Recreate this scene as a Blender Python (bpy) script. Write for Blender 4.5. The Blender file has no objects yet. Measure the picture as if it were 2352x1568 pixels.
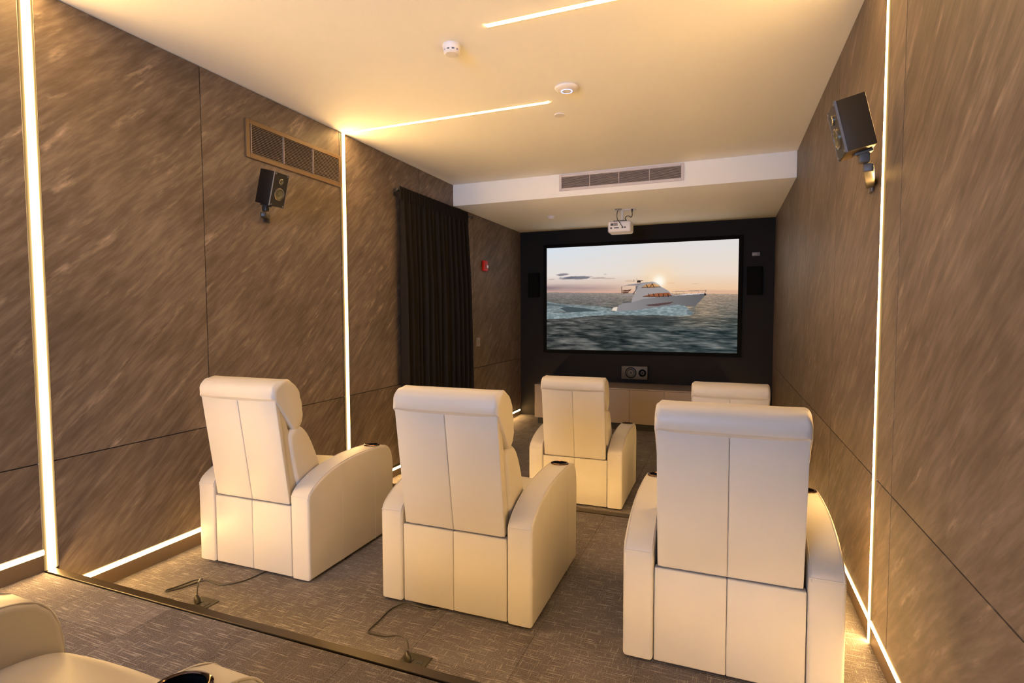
import bpy, bmesh, math, random
import numpy as np
from mathutils import Vector, Matrix

SC = bpy.context.scene
COL = SC.collection
random.seed(7)

# ------------------------------------------------------------------ camera
CAM_Z = 1.7555
cam_data = bpy.data.cameras.new('camera')
cam = bpy.data.objects.new('camera', cam_data)
COL.objects.link(cam)
SC.camera = cam
cam_data.sensor_fit = 'HORIZONTAL'
cam_data.sensor_width = 36.0
cam_data.lens = 36.0 * 1246.114 / 2352.0
cam_data.clip_start = 0.02
_r = Vector((0.93084164, 0.36540937, -0.00313456))
_u = Vector((-0.01584934, 0.04894137, 0.99867589))
_f = Vector((-0.36507894, 0.92955943, -0.05134816))
_m = Matrix((( _r.x, _u.x, -_f.x, 0.0), (_r.y, _u.y, -_f.y, 0.0), (_r.z, _u.z, -_f.z, CAM_Z), (0, 0, 0, 1)))
cam.matrix_world = _m

# ------------------------------------------------------------------ world, light, exposure
LED_STRENGTH = 109.0        # wall and ceiling strips
LED_LOW = 86.0             # strips along the skirtings
LED_STEP = 90.0            # strips under the step nosings
LED_COLOR = (1.0, 0.60, 0.21)
world = bpy.data.worlds.new('world')
SC.world = world
world.use_nodes = True
world.node_tree.nodes['Background'].inputs[0].default_value = (0.5, 0.65, 1.0, 1)
world.node_tree.nodes['Background'].inputs[1].default_value = 0.15
fill_light = bpy.data.lights.new('cool_fill', 'AREA')  # unseen cool fill added behind the camera to light the chair backs
fill_light.shape = 'RECTANGLE'
fill_light.size = 1.5
fill_light.size_y = 1.3
fill_light.energy = 76.0
fill_light.spread = math.radians(95)
fill_light.color = (0.36, 0.58, 1.0)
fill_obj = bpy.data.objects.new('cool_fill', fill_light)
COL.objects.link(fill_obj)
fill_obj.location = (-1.6, -2.70, 2.25)
fill_obj.rotation_euler = (math.radians(90), 0, 0)     # faces +y, into the room
SC.view_settings.view_transform = 'Standard'
SC.view_settings.look = 'None'
SC.view_settings.gamma = 1.0
SC.view_settings.use_curve_mapping = False
SC.view_settings.exposure = 0.0

# ------------------------------------------------------------------ room numbers (metres)
XL, XR = -3.298, 0.662
YB, YF = -2.80, 8.814           # back wall, front wall
ZC = 3.415                      # ceiling
YBK, ZBK = 6.329, 3.143         # bulkhead face, soffit
F0, F1, F2 = 0.0, 0.195, 0.414  # front floor, middle platform, rear platform
YS1, YS2 = 1.735, 4.185         # front edges of the nosings
ZG = 0.985                      # groove between lower and upper panels
PT = 0.018                      # panel thickness

# ------------------------------------------------------------------ mesh helpers
def link(o):
    COL.objects.link(o)
    return o

def obj(name, mesh, mat=None, parent=None, smooth=None):
    o = bpy.data.objects.new(name, mesh)
    link(o)
    if mat is not None and not mesh.materials:
        mesh.materials.append(mat)
    if parent is not None:
        o.parent = parent
    return o

def finish(bm, name, mat, smooth=40):
    bmesh.ops.recalc_face_normals(bm, faces=bm.faces)
    me = bpy.data.meshes.new(name)
    bm.to_mesh(me)
    bm.free()
    if mat is not None:
        me.materials.append(mat)
    if smooth:
        me.shade_smooth()
        me.set_sharp_from_angle(angle=math.radians(smooth))
    return me

def tag(o, label=None, cat=None, group=None, kind=None):
    if label: o['label'] = label
    if cat: o['category'] = cat
    if group: o['group'] = group
    if kind: o['kind'] = kind
    return o

def thing(name, label, cat, loc=(0, 0, 0), rotz=0.0, group=None):
    o = bpy.data.objects.new(name, None)
    o.empty_display_size = 0.1
    link(o)
    o.location = loc
    o.rotation_euler = (0, 0, rotz)
    return tag(o, label, cat, group)

def add_box(bm, x0, x1, y0, y1, z0, z1, bev=0.0, seg=2, M=None):
    b2 = bmesh.new()
    bmesh.ops.create_cube(b2, size=1.0)
    for v in b2.verts:
        v.co = Vector(((x0 + x1) / 2 + v.co.x * (x1 - x0), (y0 + y1) / 2 + v.co.y * (y1 - y0), (z0 + z1) / 2 + v.co.z * (z1 - z0)))
    if bev > 0:
        bmesh.ops.bevel(b2, geom=list(b2.edges), offset=bev, segments=seg, profile=0.5, affect='EDGES')
    merge(bm, b2, M)

def merge(bm, b2, M=None):
    if M is not None:
        b2.transform(M)
    me = bpy.data.meshes.new('tmp')
    b2.to_mesh(me)
    b2.free()
    bm.from_mesh(me)
    bpy.data.meshes.remove(me)

def box_mesh(name, x0, x1, y0, y1, z0, z1, mat, bev=0.0, seg=2):
    bm = bmesh.new()
    add_box(bm, x0, x1, y0, y1, z0, z1, bev, seg)
    return finish(bm, name, mat)

def add_lathe(bm, prof, n=32, M=None, cap=True):
    b2 = bmesh.new()
    rings = []
    for (r, z) in prof:
        if r < 1e-6:
            rings.append([b2.verts.new((0, 0, z))])
        else:
            rings.append([b2.verts.new((r * math.cos(2 * math.pi * i / n), r * math.sin(2 * math.pi * i / n), z)) for i in range(n)])
    for a, b in zip(rings[:-1], rings[1:]):
        for i in range(n):
            j = (i + 1) % n
            if len(a) == 1 and len(b) == 1:
                continue
            if len(a) == 1:
                b2.faces.new((a[0], b[i], b[j]))
            elif len(b) == 1:
                b2.faces.new((a[i], a[j], b[0]))
            else:
                b2.faces.new((a[i], a[j], b[j], b[i]))
    if cap:
        if len(rings[0]) > 1: b2.faces.new(rings[0])
        if len(rings[-1]) > 1: b2.faces.new(rings[-1])
    merge(bm, b2, M)

def add_tube(bm, pts, r, n=8, M=None):
    b2 = bmesh.new()
    pts = [Vector(p) for p in pts]
    rings = []
    prev = None
    for i, p in enumerate(pts):
        t = (pts[min(i + 1, len(pts) - 1)] - pts[max(i - 1, 0)]).normalized()
        if prev is None:
            a = Vector((0, 0, 1)) if abs(t.z) < 0.9 else Vector((1, 0, 0))
            nrm = t.cross(a).normalized()
        else:
            nrm = (prev - t * prev.dot(t)).normalized()
        prev = nrm
        bn = t.cross(nrm)
        rr = r[i] if isinstance(r, (list, tuple)) else r
        rings.append([b2.verts.new(p + rr * (math.cos(2 * math.pi * k / n) * nrm + math.sin(2 * math.pi * k / n) * bn)) for k in range(n)])
    for a, b in zip(rings[:-1], rings[1:]):
        for k in range(n):
            j = (k + 1) % n
            b2.faces.new((a[k], a[j], b[j], b[k]))
    b2.faces.new(rings[0]); b2.faces.new(rings[-1])
    merge(bm, b2, M)

def catmull(pts, n=8, closed=False):
    P = [Vector(p) for p in pts]
    out = []
    N = len(P)
    rng = range(N) if closed else range(N - 1)
    for i in rng:
        p0 = P[(i - 1) % N] if closed else P[max(i - 1, 0)]
        p1 = P[i]
        p2 = P[(i + 1) % N]
        p3 = P[(i + 2) % N] if closed else P[min(i + 2, N - 1)]
        for k in range(n):
            t = k / n
            out.append(0.5 * ((2 * p1) + (-p0 + p2) * t + (2 * p0 - 5 * p1 + 4 * p2 - p3) * t * t + (-p0 + 3 * p1 - 3 * p2 + p3) * t ** 3))
    if not closed:
        out.append(P[-1].copy())
    return out

def add_prism_x(bm, prof, x0, x1, bev=0.0, seg=3, M=None):
    """profile of (y,z) points extruded along x, the rims bevelled"""
    b2 = bmesh.new()
    va = [b2.verts.new((x0, y, z)) for (y, z) in prof]
    vb = [b2.verts.new((x1, y, z)) for (y, z) in prof]
    fa = b2.faces.new(va)
    fb = b2.faces.new(list(reversed(vb)))
    n = len(prof)
    for i in range(n):
        j = (i + 1) % n
        b2.faces.new((va[j], va[i], vb[i], vb[j]))
    bmesh.ops.recalc_face_normals(b2, faces=b2.faces)
    if bev > 0:
        es = [e for e in b2.edges if any(f in (fa, fb) for f in e.link_faces)]
        bmesh.ops.bevel(b2, geom=es, offset=bev, segments=seg, profile=0.5, affect='EDGES')
    merge(bm, b2, M)

def add_pillow_x(bm, prof, hw, rnd, n=6, crown=0.0, M=None):
    """closed smooth (y,z) profile swept along x, ends rounded by inset; crown swells the middle outwards"""
    P = [Vector((0, y, z)) for (y, z) in prof]
    P = catmull(P, 5, True)
    N = len(P)
    area = sum(P[i].y * P[(i + 1) % N].z - P[(i + 1) % N].y * P[i].z for i in range(N))
    s = 1 if area > 0 else -1
    nrm = []
    for i in range(N):
        t = P[(i + 1) % N] - P[i - 1]
        t.normalize()
        nrm.append(Vector((0, t.z, -t.y)) * s)
    cen = sum(P, Vector((0, 0, 0))) / N
    Rm = sum((p - cen).length for p in P) / N
    # left end: starts fully inset at x=-hw and opens to full profile
    left = []
    for k in range(n + 1):
        a = math.pi / 2 * k / n
        left.append((-hw + rnd * (1 - math.cos(a)), rnd * (1 - math.sin(a))))
    mid = [(-hw + rnd + (2 * hw - 2 * rnd) * k / 8.0, 0.0) for k in range(1, 8)]
    right = [(-x, i) for x, i in reversed(left)]
    secs = left + mid + right
    b2 = bmesh.new()
    rings = []
    for x, ins in secs:
        c = crown * (1 - (x / hw) ** 2)
        sc = 1 - ins / Rm
        rings.append([b2.verts.new((x, cen.y + (p.y - cen.y) * sc + q.y * c, cen.z + (p.z - cen.z) * sc + q.z * c)) for p, q in zip(P, nrm)])
    for a, b in zip(rings[:-1], rings[1:]):
        for i in range(N):
            j = (i + 1) % N
            b2.faces.new((a[i], a[j], b[j], b[i]))
    b2.faces.new(rings[0]); b2.faces.new(rings[-1])
    merge(bm, b2, M)

def boolean_cut(me, cutter_bm, name):
    a = bpy.data.objects.new('a', me); link(a)
    cme = bpy.data.meshes.new('c'); cutter_bm.to_mesh(cme); cutter_bm.free()
    b = bpy.data.objects.new('b', cme); link(b)
    m = a.modifiers.new('bool', 'BOOLEAN')
    m.operation = 'DIFFERENCE'; m.object = b; m.solver = 'EXACT'
    dg = bpy.context.evaluated_depsgraph_get()
    dg.update()
    new = bpy.data.meshes.new_from_object(a.evaluated_get(dg))
    bpy.data.objects.remove(a); bpy.data.objects.remove(b)
    bpy.data.meshes.remove(cme)
    new.name = name
    new.shade_smooth()
    new.set_sharp_from_angle(angle=math.radians(40))
    return new

def rotm(ax, deg):
    return Matrix.Rotation(math.radians(deg), 4, ax)

def T(x, y, z):
    return Matrix.Translation((x, y, z))

# ------------------------------------------------------------------ materials
def mat_base(name):
    m = bpy.data.materials.new(name)
    m.use_nodes = True
    nt = m.node_tree
    bs = nt.nodes['Principled BSDF']
    return m, nt, bs

def simple(name, col, rough=0.5, metal=0.0, spec=0.5, bump=0.0, bscale=200.0, coat=0.0):
    m, nt, bs = mat_base(name)
    bs.inputs['Base Color'].default_value = (*col, 1)
    bs.inputs['Roughness'].default_value = rough
    bs.inputs['Metallic'].default_value = metal
    bs.inputs['Specular IOR Level'].default_value = spec
    bs.inputs['Coat Weight'].default_value = coat
    tc = nt.nodes.new('ShaderNodeTexCoord')
    nz = nt.nodes.new('ShaderNodeTexNoise')
    nz.inputs['Scale'].default_value = bscale
    nt.links.new(tc.outputs['Object'], nz.inputs['Vector'])
    mr = nt.nodes.new('ShaderNodeMapRange')
    mr.inputs['To Min'].default_value = max(0.02, rough - 0.05)
    mr.inputs['To Max'].default_value = min(1.0, rough + 0.05)
    nt.links.new(nz.outputs['Fac'], mr.inputs['Value'])
    nt.links.new(mr.outputs['Result'], bs.inputs['Roughness'])
    if bump > 0:
        bp = nt.nodes.new('ShaderNodeBump')
        bp.inputs['Strength'].default_value = bump
        bp.inputs['Distance'].default_value = 0.002
        nt.links.new(nz.outputs['Fac'], bp.inputs['Height'])
        nt.links.new(bp.outputs['Normal'], bs.inputs['Normal'])
    return m

def emis(name, col, strength):
    m = bpy.data.materials.new(name)
    m.use_nodes = True
    nt = m.node_tree
    nt.nodes.remove(nt.nodes['Principled BSDF'])
    e = nt.nodes.new('ShaderNodeEmission')
    e.inputs[0].default_value = (*col, 1)
    e.inputs[1].default_value = strength
    nt.links.new(e.outputs[0], nt.nodes['Material Output'].inputs[0])
    return m

def math_node(nt, op, a, b=None, c=None):
    n = nt.nodes.new('ShaderNodeMath')
    n.operation = op
    for i, v in enumerate((a, b, c)):
        if v is None: continue
        if isinstance(v, (int, float)): n.inputs[i].default_value = v
        else: nt.links.new(v, n.inputs[i])
    return n.outputs[0]

def comb(nt, x, y, z):
    n = nt.nodes.new('ShaderNodeCombineXYZ')
    for i, v in enumerate((x, y, z)):
        if isinstance(v, (int, float)): n.inputs[i].default_value = v
        else: nt.links.new(v, n.inputs[i])
    return n.outputs[0]

def noise(nt, vec, scale=1.0, detail=4.0, rough=0.55, dist=0.0):
    n = nt.nodes.new('ShaderNodeTexNoise')
    n.inputs['Scale'].default_value = scale
    n.inputs['Detail'].default_value = detail
    n.inputs['Roughness'].default_value = rough
    n.inputs['Distortion'].default_value = dist
    nt.links.new(vec, n.inputs['Vector'])
    return n.outputs['Fac']

def ramp(nt, fac, stops):
    n = nt.nodes.new('ShaderNodeValToRGB')
    cr = n.color_ramp
    while len(cr.elements) < len(stops):
        cr.elements.new(0.5)
    for e, (p, c) in zip(cr.elements, stops):
        e.position = p
        e.color = (*c, 1) if len(c) == 3 else c
    nt.links.new(fac, n.inputs['Fac'])
    return n.outputs['Color']

def mixc(nt, fac, a, b, mode='MIX'):
    n = nt.nodes.new('ShaderNodeMix')
    n.data_type = 'RGBA'
    n.blend_type = mode
    for i, v in ((0, fac), (6, a), (7, b)):
        if isinstance(v, (int, float)): n.inputs[i].default_value = v
        elif isinstance(v, tuple): n.inputs[i].default_value = (*v, 1)
        else: nt.links.new(v, n.inputs[i])
    return n.outputs[2]

def stone_mat(name, sgn):
    """brown slate-look laminate, streaks running diagonally in the plane of the wall"""
    m, nt, bs = mat_base(name)
    geo = nt.nodes.new('ShaderNodeNewGeometry')
    sep = nt.nodes.new('ShaderNodeSeparateXYZ')
    nt.links.new(geo.outputs['Position'], sep.inputs[0])
    oi = nt.nodes.new('ShaderNodeObjectInfo')
    off = math_node(nt, 'MULTIPLY', oi.outputs['Random'], 23.0)
    ca, sa = math.cos(math.radians(43)), math.sin(math.radians(43))
    y = math_node(nt, 'MULTIPLY', sep.outputs['Y'], float(sgn))
    a = math_node(nt, 'ADD', math_node(nt, 'MULTIPLY', y, ca), math_node(nt, 'MULTIPLY', sep.outputs['Z'], sa))
    b = math_node(nt, 'SUBTRACT', math_node(nt, 'MULTIPLY', sep.outputs['Z'], ca), math_node(nt, 'MULTIPLY', y, sa))
    # gentle waviness of the streaks
    wob = noise(nt, comb(nt, a, b, off), 1.6, 2.0)
    b = math_node(nt, 'ADD', b, math_node(nt, 'MULTIPLY', wob, 0.07))
    v1 = comb(nt, math_node(nt, 'MULTIPLY', a, 3.0), math_node(nt, 'MULTIPLY', b, 10.0), off)
    v2 = comb(nt, math_node(nt, 'MULTIPLY', a, 5.5), math_node(nt, 'MULTIPLY', b, 38.0), off)
    v3 = comb(nt, math_node(nt, 'MULTIPLY', a, 3.0), math_node(nt, 'MULTIPLY', b, 15.0), math_node(nt, 'ADD', off, 7.3))
    v4 = comb(nt, math_node(nt, 'MULTIPLY', a, 11.0), math_node(nt, 'MULTIPLY', b, 42.0), off)
    n1 = noise(nt, v1, 1.0, 5.0, 0.6)
    n2 = noise(nt, v2, 1.0, 5.0, 0.6)
    cloud = noise(nt, comb(nt, a, b, off), 1.3, 3.0)
    mixv = math_node(nt, 'ADD', math_node(nt, 'MULTIPLY', n1, 0.42), math_node(nt, 'MULTIPLY', n2, 0.58))
    mixv = math_node(nt, 'ADD', math_node(nt, 'MULTIPLY', mixv, 0.75), math_node(nt, 'MULTIPLY', cloud, 0.25))
    base = ramp(nt, mixv, [(0.33, (0.066, 0.048, 0.037)), (0.49, (0.128, 0.096, 0.076)), (0.66, (0.222, 0.171, 0.138))])
    # sparse pale wisps
    w = noise(nt, v3, 1.0, 3.0, 0.5)
    wm = nt.nodes.new('ShaderNodeMapRange'); wm.inputs['From Min'].default_value = 0.58; wm.inputs['From Max'].default_value = 0.75
    nt.links.new(w, wm.inputs['Value'])
    fine = noise(nt, v4, 1.0, 3.0, 0.6)
    fm = nt.nodes.new('ShaderNodeMapRange'); fm.inputs['From Min'].default_value = 0.42; fm.inputs['From Max'].default_value = 0.68
    nt.links.new(fine, fm.inputs['Value'])
    wisp = math_node(nt, 'MULTIPLY', math_node(nt, 'MULTIPLY', wm.outputs[0], fm.outputs[0]), 0.85)
    col = mixc(nt, wisp, base, (0.40, 0.31, 0.25))
    nt.links.new(col, bs.inputs['Base Color'])
    bs.inputs['Roughness'].default_value = 0.52
    bs.inputs['Specular IOR Level'].default_value = 0.32
    bp = nt.nodes.new('ShaderNodeBump')
    bp.inputs['Strength'].default_value = 0.25
    bp.inputs['Distance'].default_value = 0.002
    nt.links.new(n2, bp.inputs['Height'])
    nt.links.new(bp.outputs['Normal'], bs.inputs['Normal'])
    return m

def carpet_mat():
    m, nt, bs = mat_base('carpet')
    geo = nt.nodes.new('ShaderNodeNewGeometry')
    sep = nt.nodes.new('ShaderNodeSeparateXYZ')
    nt.links.new(geo.outputs['Position'], sep.inputs[0])
    oi = nt.nodes.new('ShaderNodeObjectInfo')
    x, y = sep.outputs['X'], sep.outputs['Y']
    off = math_node(nt, 'MULTIPLY', oi.outputs['Random'], 3.0)
    def dash(along, across, la, lc, lo, hi, seed):
        v = comb(nt, math_node(nt, 'MULTIPLY', along, la), math_node(nt, 'MULTIPLY', across, lc), seed)
        n = noise(nt, v, 1.0, 1.0, 0.4)
        mr = nt.nodes.new('ShaderNodeMapRange')
        mr.inputs['From Min'].default_value = lo; mr.inputs['From Max'].default_value = hi
        nt.links.new(n, mr.inputs['Value'])
        return mr.outputs[0]
    d1 = dash(x, y, 9.5, 165.0, 0.585, 0.70, 1.0)
    d2 = dash(y, x, 17.0, 165.0, 0.615, 0.73, 4.0)
    speck = noise(nt, comb(nt, math_node(nt, 'MULTIPLY', x, 240.0), math_node(nt, 'MULTIPLY', y, 240.0), 0.0), 1.0, 2.0)
    big = noise(nt, comb(nt, x, y, off), 2.2, 3.0)
    base = ramp(nt, math_node(nt, 'ADD', math_node(nt, 'MULTIPLY', speck, 0.7), math_node(nt, 'MULTIPLY', big, 0.3)),
                [(0.34, (0.056, 0.048, 0.048)), (0.52, (0.128, 0.111, 0.110)), (0.70, (0.220, 0.193, 0.188))])
    light = math_node(nt, 'MAXIMUM', d1, math_node(nt, 'MULTIPLY', d2, 0.85))
    light = math_node(nt, 'MULTIPLY', light, math_node(nt, 'MULTIPLY_ADD', speck, 0.9, 0.12))
    col = mixc(nt, light, base, (0.37, 0.33, 0.315))
    nt.links.new(col, bs.inputs['Base Color'])
    bs.inputs['Roughness'].default_value = 0.95
    bs.inputs['Specular IOR Level'].default_value = 0.1
    wv = nt.nodes.new('ShaderNodeTexWave')
    wv.bands_direction = 'Y'
    wv.inputs['Scale'].default_value = 31.0      # woven rows run along x
    wv.inputs['Distortion'].default_value = 0.6
    wv.inputs['Detail Scale'].default_value = 3.0
    nt.links.new(geo.outputs['Position'], wv.inputs['Vector'])
    hsum = math_node(nt, 'ADD', math_node(nt, 'MULTIPLY', wv.outputs['Fac'], 0.6), speck)
    bp = nt.nodes.new('ShaderNodeBump')
    bp.inputs['Strength'].default_value = 0.5
    bp.inputs['Distance'].default_value = 0.003
    nt.links.new(hsum, bp.inputs['Height'])
    nt.links.new(bp.outputs['Normal'], bs.inputs['Normal'])
    return m

def leather_mat():
    m, nt, bs = mat_base('cream_leather')
    tc = nt.nodes.new('ShaderNodeTexCoord')
    vr = nt.nodes.new('ShaderNodeTexVoronoi')
    vr.inputs['Scale'].default_value = 420.0
    nt.links.new(tc.outputs['Object'], vr.inputs['Vector'])
    n1 = noise(nt, tc.outputs['Object'], 9.0, 3.0)
    n2 = noise(nt, tc.outputs['Object'], 2.5, 2.0)
    col = ramp(nt, n2, [(0.3, (0.438, 0.402, 0.360)), (0.7, (0.462, 0.426, 0.384))])
    nt.links.new(col, bs.inputs['Base Color'])
    bs.inputs['Roughness'].default_value = 0.44
    bs.inputs['Specular IOR Level'].default_value = 0.4
    h = math_node(nt, 'ADD', math_node(nt, 'MULTIPLY', vr.outputs['Distance'], 0.12), n1)
    bp = nt.nodes.new('ShaderNodeBump')
    bp.inputs['Strength'].default_value = 0.18
    bp.inputs['Distance'].default_value = 0.006
    nt.links.new(h, bp.inputs['Height'])
    nt.links.new(bp.outputs['Normal'], bs.inputs['Normal'])
    return m

def led_mat(name, col, strength, wide=False):
    # diffuser: bright along the middle; emission fades at the edges to imitate a halo
    m = bpy.data.materials.new(name)
    m.use_nodes = True
    nt = m.node_tree
    nt.nodes.remove(nt.nodes['Principled BSDF'])
    at = nt.nodes.new('ShaderNodeAttribute'); at.attribute_name = 'across'
    mr = nt.nodes.new('ShaderNodeMapRange')
    mr.interpolation_type = 'SMOOTHSTEP'
    mr.inputs['From Min'].default_value = 0.98; mr.inputs['From Max'].default_value = 0.45
    mr.inputs['To Min'].default_value = 0.9; mr.inputs['To Max'].default_value = strength
    nt.links.new(at.outputs['Fac'], mr.inputs['Value'])
    e = nt.nodes.new('ShaderNodeEmission')
    e.inputs[0].default_value = (*col, 1)
    out = mr.outputs[0]
    if wide:            # narrow bright core; weak edge emission imitates the golden halo around the strip
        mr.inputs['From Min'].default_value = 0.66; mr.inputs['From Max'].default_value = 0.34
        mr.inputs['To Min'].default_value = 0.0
        halo = nt.nodes.new('ShaderNodeMapRange')
        halo.interpolation_type = 'SMOOTHSTEP'
        halo.inputs['From Min'].default_value = 1.0; halo.inputs['From Max'].default_value = 0.5
        halo.inputs['To Min'].default_value = 0.36; halo.inputs['To Max'].default_value = 1.6
        nt.links.new(at.outputs['Fac'], halo.inputs['Value'])
        out = math_node(nt, 'ADD', out, halo.outputs[0])
    nt.links.new(out, e.inputs[1])
    nt.links.new(e.outputs[0], nt.nodes['Material Output'].inputs[0])
    return m

M = {}
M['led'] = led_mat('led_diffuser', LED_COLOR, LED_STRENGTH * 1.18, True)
M['led_ceiling'] = led_mat('led_diffuser_ceiling', LED_COLOR, LED_STRENGTH)
M['led_low'] = led_mat('led_diffuser_low', LED_COLOR, LED_LOW)
M['led_front'] = led_mat('led_diffuser_front', LED_COLOR, LED_STRENGTH * 1.3)
M['led_step'] = led_mat('led_diffuser_step', LED_COLOR, LED_STEP)
M['stoneL'] = stone_mat('stone_laminate_left', 1)
M['stoneR'] = stone_mat('stone_laminate_right', -1)
M['backing'] = simple('dark_backing', (0.03, 0.022, 0.015), 0.8)
M['black_wall'] = simple('black_paint', (0.0075, 0.0048, 0.0028), 0.7, spec=0.25, bump=0.1)
M['ceiling'] = simple('white_plaster', (0.90, 0.88, 0.85), 0.85, spec=0.2, bump=0.05, bscale=120)
M['carpet'] = carpet_mat()
M['slab'] = simple('screed', (0.05, 0.04, 0.035), 0.9)
M['bronze'] = simple('bronze_trim', (0.046, 0.030, 0.016), 0.38, 0.5)
M['base'] = simple('bronze_skirting', (0.16, 0.115, 0.075), 0.45, 0.3)
M['alu'] = simple('white_channel', (0.75, 0.72, 0.66), 0.5)
M['leather'] = leather_mat()
M['dark'] = simple('dark_underside', (0.012, 0.011, 0.010), 0.8)
M['cup'] = simple('black_cup', (0.008, 0.007, 0.007), 0.25)
M['rim'] = simple('dark_chrome_rim', (0.16, 0.10, 0.07), 0.12, 1.0)
M['gloss_black'] = simple('gloss_black', (0.010, 0.009, 0.009), 0.22, spec=0.6)
M['satin_black'] = simple('satin_black', (0.02, 0.018, 0.016), 0.4)
M['velvet'] = simple('black_velvet', (0.005, 0.0045, 0.004), 0.95, spec=0.1)
M['velvet_gloss'] = simple('deep_black', (0.006, 0.005, 0.005), 0.35, spec=0.35)
M['brk'] = simple('bracket_grey', (0.10, 0.085, 0.07), 0.45)
M['grey_pl'] = simple('grey_plastic', (0.20, 0.18, 0.17), 0.4)
M['cone'] = simple('speaker_cone', (0.11, 0.10, 0.06), 0.45, 0.3)
M['dcone'] = simple('dark_cone', (0.035, 0.030, 0.026), 0.5)
M['ring'] = simple('speaker_ring', (0.30, 0.26, 0.20), 0.25, 0.8)
M['white_pl'] = simple('white_plastic', (0.78, 0.74, 0.72), 0.45)
M['vent'] = simple('vent_white', (0.62, 0.56, 0.55), 0.5)
M['vent_slat'] = simple('vent_slat', (0.50, 0.42, 0.40), 0.5)
M['vent_brown'] = simple('vent_brown', (0.15, 0.092, 0.046), 0.5, 0.2)
M['vent_slat_b'] = simple('vent_slat_grey', (0.27, 0.205, 0.18), 0.5)
M['vent_hole'] = simple('vent_dark', (0.03, 0.02, 0.015), 0.9)
M['red'] = simple('alarm_red', (0.55, 0.012, 0.008), 0.4)
M['curtain'] = simple('black_curtain', (0.012, 0.010, 0.009), 0.9, spec=0.15, bump=0.3, bscale=900)
M['cabinet'] = simple('taupe_lacquer', (0.21, 0.16, 0.13), 0.5)
M['cord'] = simple('cord_black', (0.02, 0.015, 0.01), 0.35)
M['boxplate'] = simple('floor_box_bronze', (0.028, 0.022, 0.011), 0.5, 0.1)
M['blue'] = emis('status_ring_blue', (0.45, 0.55, 1.0), 2.2)
M['strobe'] = simple('strobe_lens', (0.9, 0.88, 0.85), 0.1)
M['switch'] = simple('switch_grey', (0.28, 0.26, 0.28), 0.4)
M['port'] = simple('projector_port', (0.25, 0.22, 0.22), 0.5)

# ------------------------------------------------------------------ room shell
def struct(name, me, mat=None, parent=None):
    o = obj(name, me, mat, parent)
    if parent is None:
        o['kind'] = 'structure'
    return o

# floors: slabs with carpet tiles on top
TT = 0.008
floors = {}
for nm, y0, y1, z in (('floor_front', YS2 - 0.02, YF, F0), ('floor_middle', YS1 - 0.02, YS2 - 0.02, F1), ('floor_rear', YB, YS1 - 0.02, F2)):
    floors[nm] = struct(nm, box_mesh(nm, XL, XR, y0, y1, -0.15, z - TT, M['slab']))
tile_cache = {}
def tile(parent, x0, x1, y0, y1, z):
    w, d = round(x1 - x0, 3), round(y1 - y0, 3)
    if (w, d) not in tile_cache:
        g = 0.0005
        bm = bmesh.new()
        add_box(bm, -w / 2 + g, w / 2 - g, -d / 2 + g, d / 2 - g, -TT, 0, 0)
        top = [e for e in bm.edges if all(abs(v.co.z) < 1e-6 for v in e.verts)]
        bmesh.ops.bevel(bm, geom=top, offset=0.0009, segments=1, affect='EDGES')
        tile_cache[(w, d)] = finish(bm, 'carpet_tile', M['carpet'], 30)
    o = obj('carpet_tile', tile_cache[(w, d)], None, parent)
    o.location = ((x0 + x1) / 2, (y0 + y1) / 2, z)
def tiles(parent, y0, y1, z, yseam):
    ys = [y0]
    k = math.ceil((y0 - yseam) / 0.5 + 1e-6)
    while yseam + 0.5 * k < y1 - 1e-3:
        if yseam + 0.5 * k > y0 + 0.02: ys.append(yseam + 0.5 * k)
        k += 1
    ys.append(y1)
    xs = [XL]
    x = XR - 4.0 + 0.5
    while x < XR - 0.01:
        xs.append(x); x += 0.5
    xs.append(XR)
    for ya, yb in zip(ys[:-1], ys[1:]):
        for xa, xb in zip(xs[:-1], xs[1:]):
            tile(parent, xa, xb, ya, yb, z)
tiles(floors['floor_rear'], YB, YS1 - 0.053, F2, 1.44)
tiles(floors['floor_middle'], YS1 - 0.02, YS2 - 0.082, F1, 2.08)
tiles(floors['floor_front'], YS2 - 0.02, YF, F0, 4.60)

# step nosings
def nosing(n, y1, w, z, drop):
    bm = bmesh.new()
    add_box(bm, XL, XR, y1 - w, y1, z - 0.010, z + 0.002, 0.002, 1)
    add_box(bm, XL, XR, y1 - 0.012, y1, z - drop, z - 0.009, 0.002, 1)
    add_box(bm, XL, XR, y1 - w, y1 - w + 0.005, z + 0.001, z + 0.004, 0.001, 1)
    struct('trim_%d' % n, finish(bm, 'nosing', M['bronze']))
nosing(1, YS1, 0.046, F2, 0.035)
nosing(2, YS2, 0.076, F1, 0.035)

# ceiling, bulkhead, end walls
struct('ceiling', box_mesh('ceiling', XL - 0.12, XR + 0.12, YB - 0.12, YF + 0.12, ZC, ZC + 0.12, M['ceiling']))
bm = bmesh.new()
add_box(bm, XL, XR, YBK, YF, ZBK, ZC, 0.004, 2)
struct('ceiling_soffit', finish(bm, 'ceiling_soffit', M['ceiling']))
struct('wall_front', box_mesh('wall_front', XL - 0.12, XR + 0.12, YF, YF + 0.12, -0.15, ZC, M['black_wall']))
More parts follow.
